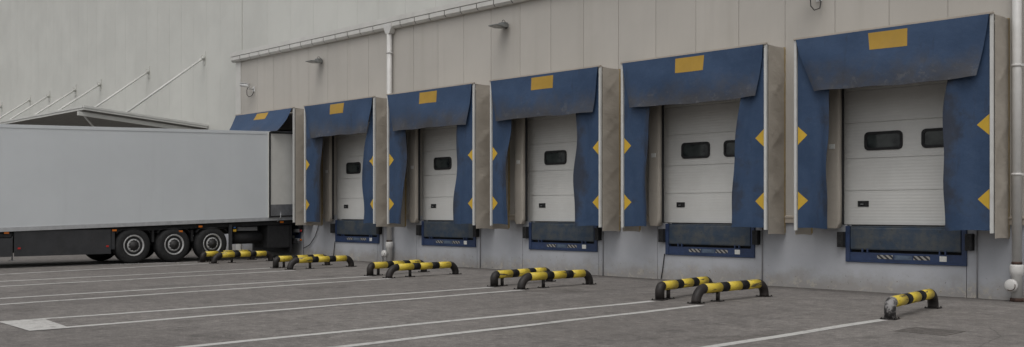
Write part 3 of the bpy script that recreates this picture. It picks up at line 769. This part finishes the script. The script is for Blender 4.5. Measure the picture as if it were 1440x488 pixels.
for n_, (a, b, pd, lab) in enumerate(RAILS):
    rr = random.Random(n_); a = Vector(a); b = Vector(b); L = (b-a).length
    rz = math.atan2(b.y-a.y, b.x-a.x)
    root = thing('guard_rail', lab, 'barrier', (a.x, a.y, 0), rz, 'striped guard rails on the yard')
    rn, rf = (.084 if n_ in LEFT else RB+rr.uniform(-.02, .02)), .19
    arc = lambda x0, sg, rb_: [(x0+sg*(rb_-rb_*cos(R(q))), 0, ZCN-min(rb_, ZCN-.01)+min(rb_, ZCN-.01)*sin(R(q))) for q in range(0, 91, 9)]
    for x0, sg, rb_ in ((0, 1, rn), (L, -1, rf)):
        pts = ([(x0, 0, .008)] if rb_ < ZCN-.03 else []) + arc(x0, sg, rb_)
        m = MB(); m.tube(pts, PR, 20); m.build('elbow', 'bk_scraped' if (n_ == 0 and sg > 0) else 'bk', root)
        m = MB(); m.box(x0-.105, x0+.105, -.105, .105, .003, .014, .003)
        for ex in (-.09, .09):
            for ey in (-.09, .09): m.lathe([(.010, .014), (.010, .026), (.006, .03), (0, .03)], 'Z', 8, at=(x0+ex, ey, 0))
        m.build('base_plate', 'bk', root)
    Ls = L-rn-rf; sc = Ls/1.66; x = rn
    segs = [(.46, 'by'), (.205, 'bk'), (.39, 'by'), (.215, 'bk'), (.39, 'by')]
    m = MB()
    for ln, mm in segs:
        if mm == 'bk':
            m.tube([(x-.004, 0, ZCN), (x+ln*sc+.004, 0, ZCN)], PR+.0012, 20, 1)
        else: m.tube([(x, 0, ZCN), (x+ln*sc, 0, ZCN)], PR, 20, 0)
        x += ln*sc
    m.build('rail', ['by', 'band'], root)
    if pd:
        m = MB(); m.tube([(pd, 0, .016), (pd, 0, ZCN-PR+.01)], .034, 14); po = m.build('support_post', 'bk', root)
        m = MB(); m.box(pd-.085, pd+.085, -.085, .085, .003, .014, .003)
        for ex in (-.068, .068):
            for ey in (-.068, .068): m.lathe([(.009, .014), (.009, .026), (0, .029)], 'Z', 8, at=(pd+ex, ey, 0))
        m.build('post_base_plate', 'bk', po)

# ------------------------------------------------------------------ floodlights
FL = [(-26.98, 6.12, 'grey floodlight on the beige wall farther left, between the camera and the downpipe'), (-18.60, 6.13, 'grey floodlight on the beige wall nearer, right of the downpipe')]
for x, z, lab in FL:
    root = thing('floodlight', lab, 'floodlight', (x-.03, DW-.03, z+.02), 0, 'wall floodlights'); root.scale = (.62, .62, .62)
    y = -.12
    pts = [(-.22, -.78, .02), (.22, -.78, .02), (.27, -.34, .07), (.24, -.10, .10), (-.24, -.10, .10), (-.27, -.34, .07)]
    low = [(-.25, -.80, -.01), (.25, -.80, -.01), (.30, -.36, -.05), (.24, -.08, -.03), (-.24, -.08, -.03), (-.30, -.36, -.05)]
    m = MB(); b = m.bm; A = [b.verts.new(p) for p in pts]; B = [b.verts.new(p) for p in low]
    b.faces.new(A); 
    for q in range(6): b.faces.new((A[q], B[q], B[(q+1) % 6], A[(q+1) % 6]))
    b.faces.new(B[::-1]); bmesh.ops.recalc_face_normals(b, faces=b.faces)
    m.box(-.16, .16, -.30, -.06, .07, .17, .02)
    m.build('housing', 'lampbody', root)
    m = MB(); m.poly([(-.20, -.74, -.02), (.20, -.74, -.02), (.24, -.38, -.058), (-.24, -.38, -.058)]); m.build('glass', 'lampglass', root, .004)
    m = MB(); m.box(-.06, .06, -.02, -.001, -.06, .12, .004); m.box(-.025, .025, -.12, -.018, .0, .05, .004); m.build('wall_bracket', 'lampbody', root)
    m = MB(); m.tube([(.05, -.30, .14), (.05, -.27, .24), (.05, -.2, .27), (.05, -.1, .2), (.05, -.02, .12)], .012, 6); m.build('cable', 'cable', root)

# ------------------------------------------------------------------ cameras
def cctv(x, z, lab, rz):
    root = thing('security_camera', lab, 'camera', (x, DW-.03, z), 0, 'cameras on the beige wall')
    m = MB(); m.box(-.06, .06, -.02, -.001, -.09, .09, .006); m.tube([(0, -.02, 0), (0, -.18, 0), (0, -.26, .06)], .022, 8); m.build('arm', 'cam_white', root)
    c, s = cos(rz), sin(rz); mt = Matrix.Translation((0, -.28, .11)) @ Matrix.Rotation(rz, 4, 'Z') @ Matrix.Rotation(R(-8), 4, 'Y')
    m = MB(); m.tube([mt @ Vector(p) for p in ((-.10, 0, 0), (.26, 0, 0))], .062, 14); m.box(-.12, .30, -.075, .075, .058, .07, .004, xf=mt); h = m.build('housing', 'cam_white', root)
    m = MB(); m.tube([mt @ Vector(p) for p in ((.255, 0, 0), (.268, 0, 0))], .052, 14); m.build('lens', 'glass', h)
    m = MB(); m.tube([(-.02, -.22, .06), (-.06, -.24, -.05), (-.05, -.24, -.2), (.0, -.2, -.28), (.07, -.12, -.24), (.05, -.04, -.1), (.0, -.015, -.05)], .011, 6); m.build('cable', 'cable', root)
cctv(-31.15, 5.66, 'white security camera with looped black cable at the left corner of the beige wall', R(200))
cctv(-9.92, 5.60, 'security camera at the top edge, only its looped black cable showing above the right docks', R(-160))

# small red signal lamp by the rightmost dock
m = MB(); m.box(-.05, .05, -.05, -.001, -.06, .06, .01, 1); m.lathe([(0, -.10), (.03, -.095), (.04, -.05)], 'Y', 12)
tag(m.build('signal_lamp', ['redlamp', 'rubber'], loc=(dock_u(5)-.12, DW-.055, 1.27)), 'small red signal lamp on the wall foot left of the rightmost dock shelter', 'lamp')

# drain cover
root = thing('drain_cover', 'flush dark iron drain cover in the asphalt near the rightmost guard rail', 'drain cover', (-5.47, 12.47, 0))
m = MB(); m.box(-.32, .32, -.30, -.28, .0, .008); m.box(-.32, .32, .28, .30, .0, .008); m.box(-.32, -.30, -.279, .279, .0, .008); m.box(.30, .32, -.279, .279, .0, .008); m.build('rim', 'drain', root)
for x0, x1 in ((-.295, -.006), (.006, .295)):
    m = MB(); m.box(x0, x1, -.275, .275, .0, .005)
    for q in range(6):
        for p in range(11): m.box(x0+.02+q*.043, x0+.045+q*.043, -.25+p*.047, -.225+p*.047, .005, .008)
    m.build('plate', 'drain', root)

# ------------------------------------------------------------------ light, sky, camera
SUN_EL, SUN_AZ = 60, 28      # azimuth measured from -Y (behind the camera) toward -X
w = bpy.data.worlds.new('World'); S.world = w; w.use_nodes = True
nt = w.node_tree; bg = nt.nodes['Background']
sk = nt.nodes.new('ShaderNodeTexSky'); sk.sky_type = 'NISHITA'; sk.sun_disc = False
dv = Vector((sin(R(28)), -cos(R(28)), 0))      # horizontal direction towards the sun
sk.sun_elevation = R(SUN_EL); sk.sun_rotation = math.atan2(dv.x, dv.y)
sk.air_density = 1.0; sk.dust_density = 4.0; sk.ozone_density = 1.0
hs = nt.nodes.new('ShaderNodeHueSaturation'); hs.inputs['Saturation'].default_value = .12
nt.links.new(sk.outputs[0], hs.inputs['Color']); nt.links.new(hs.outputs[0], bg.inputs['Color']); bg.inputs['Strength'].default_value = .13
sl = bpy.data.lights.new('sun', 'SUN'); sl.energy = .5; sl.angle = R(45); sl.color = (1, .965, .92)
so = bpy.data.objects.new('sun', sl); COL.objects.link(so)
to = (dv*cos(R(SUN_EL)) + Vector((0, 0, sin(R(SUN_EL)))))
so.rotation_euler = to.to_track_quat('Z', 'Y').to_euler()
cd = bpy.data.cameras.new('camera'); cam = bpy.data.objects.new('camera', cd); COL.objects.link(cam)
cd.sensor_width = 36; cd.sensor_fit = 'HORIZONTAL'; cd.lens = 1427.24/1440*36; cd.shift_y = (296.3-244)/1440
cd.clip_end = 1500; cd.clip_start = .05
cam.location = (0, 0, 1.5); cam.rotation_euler = (R(90), 0, .8035)
S.camera = cam
S.view_settings.view_transform = 'Standard'; S.view_settings.look = 'None'; S.view_settings.gamma = 1; S.view_settings.exposure = 0
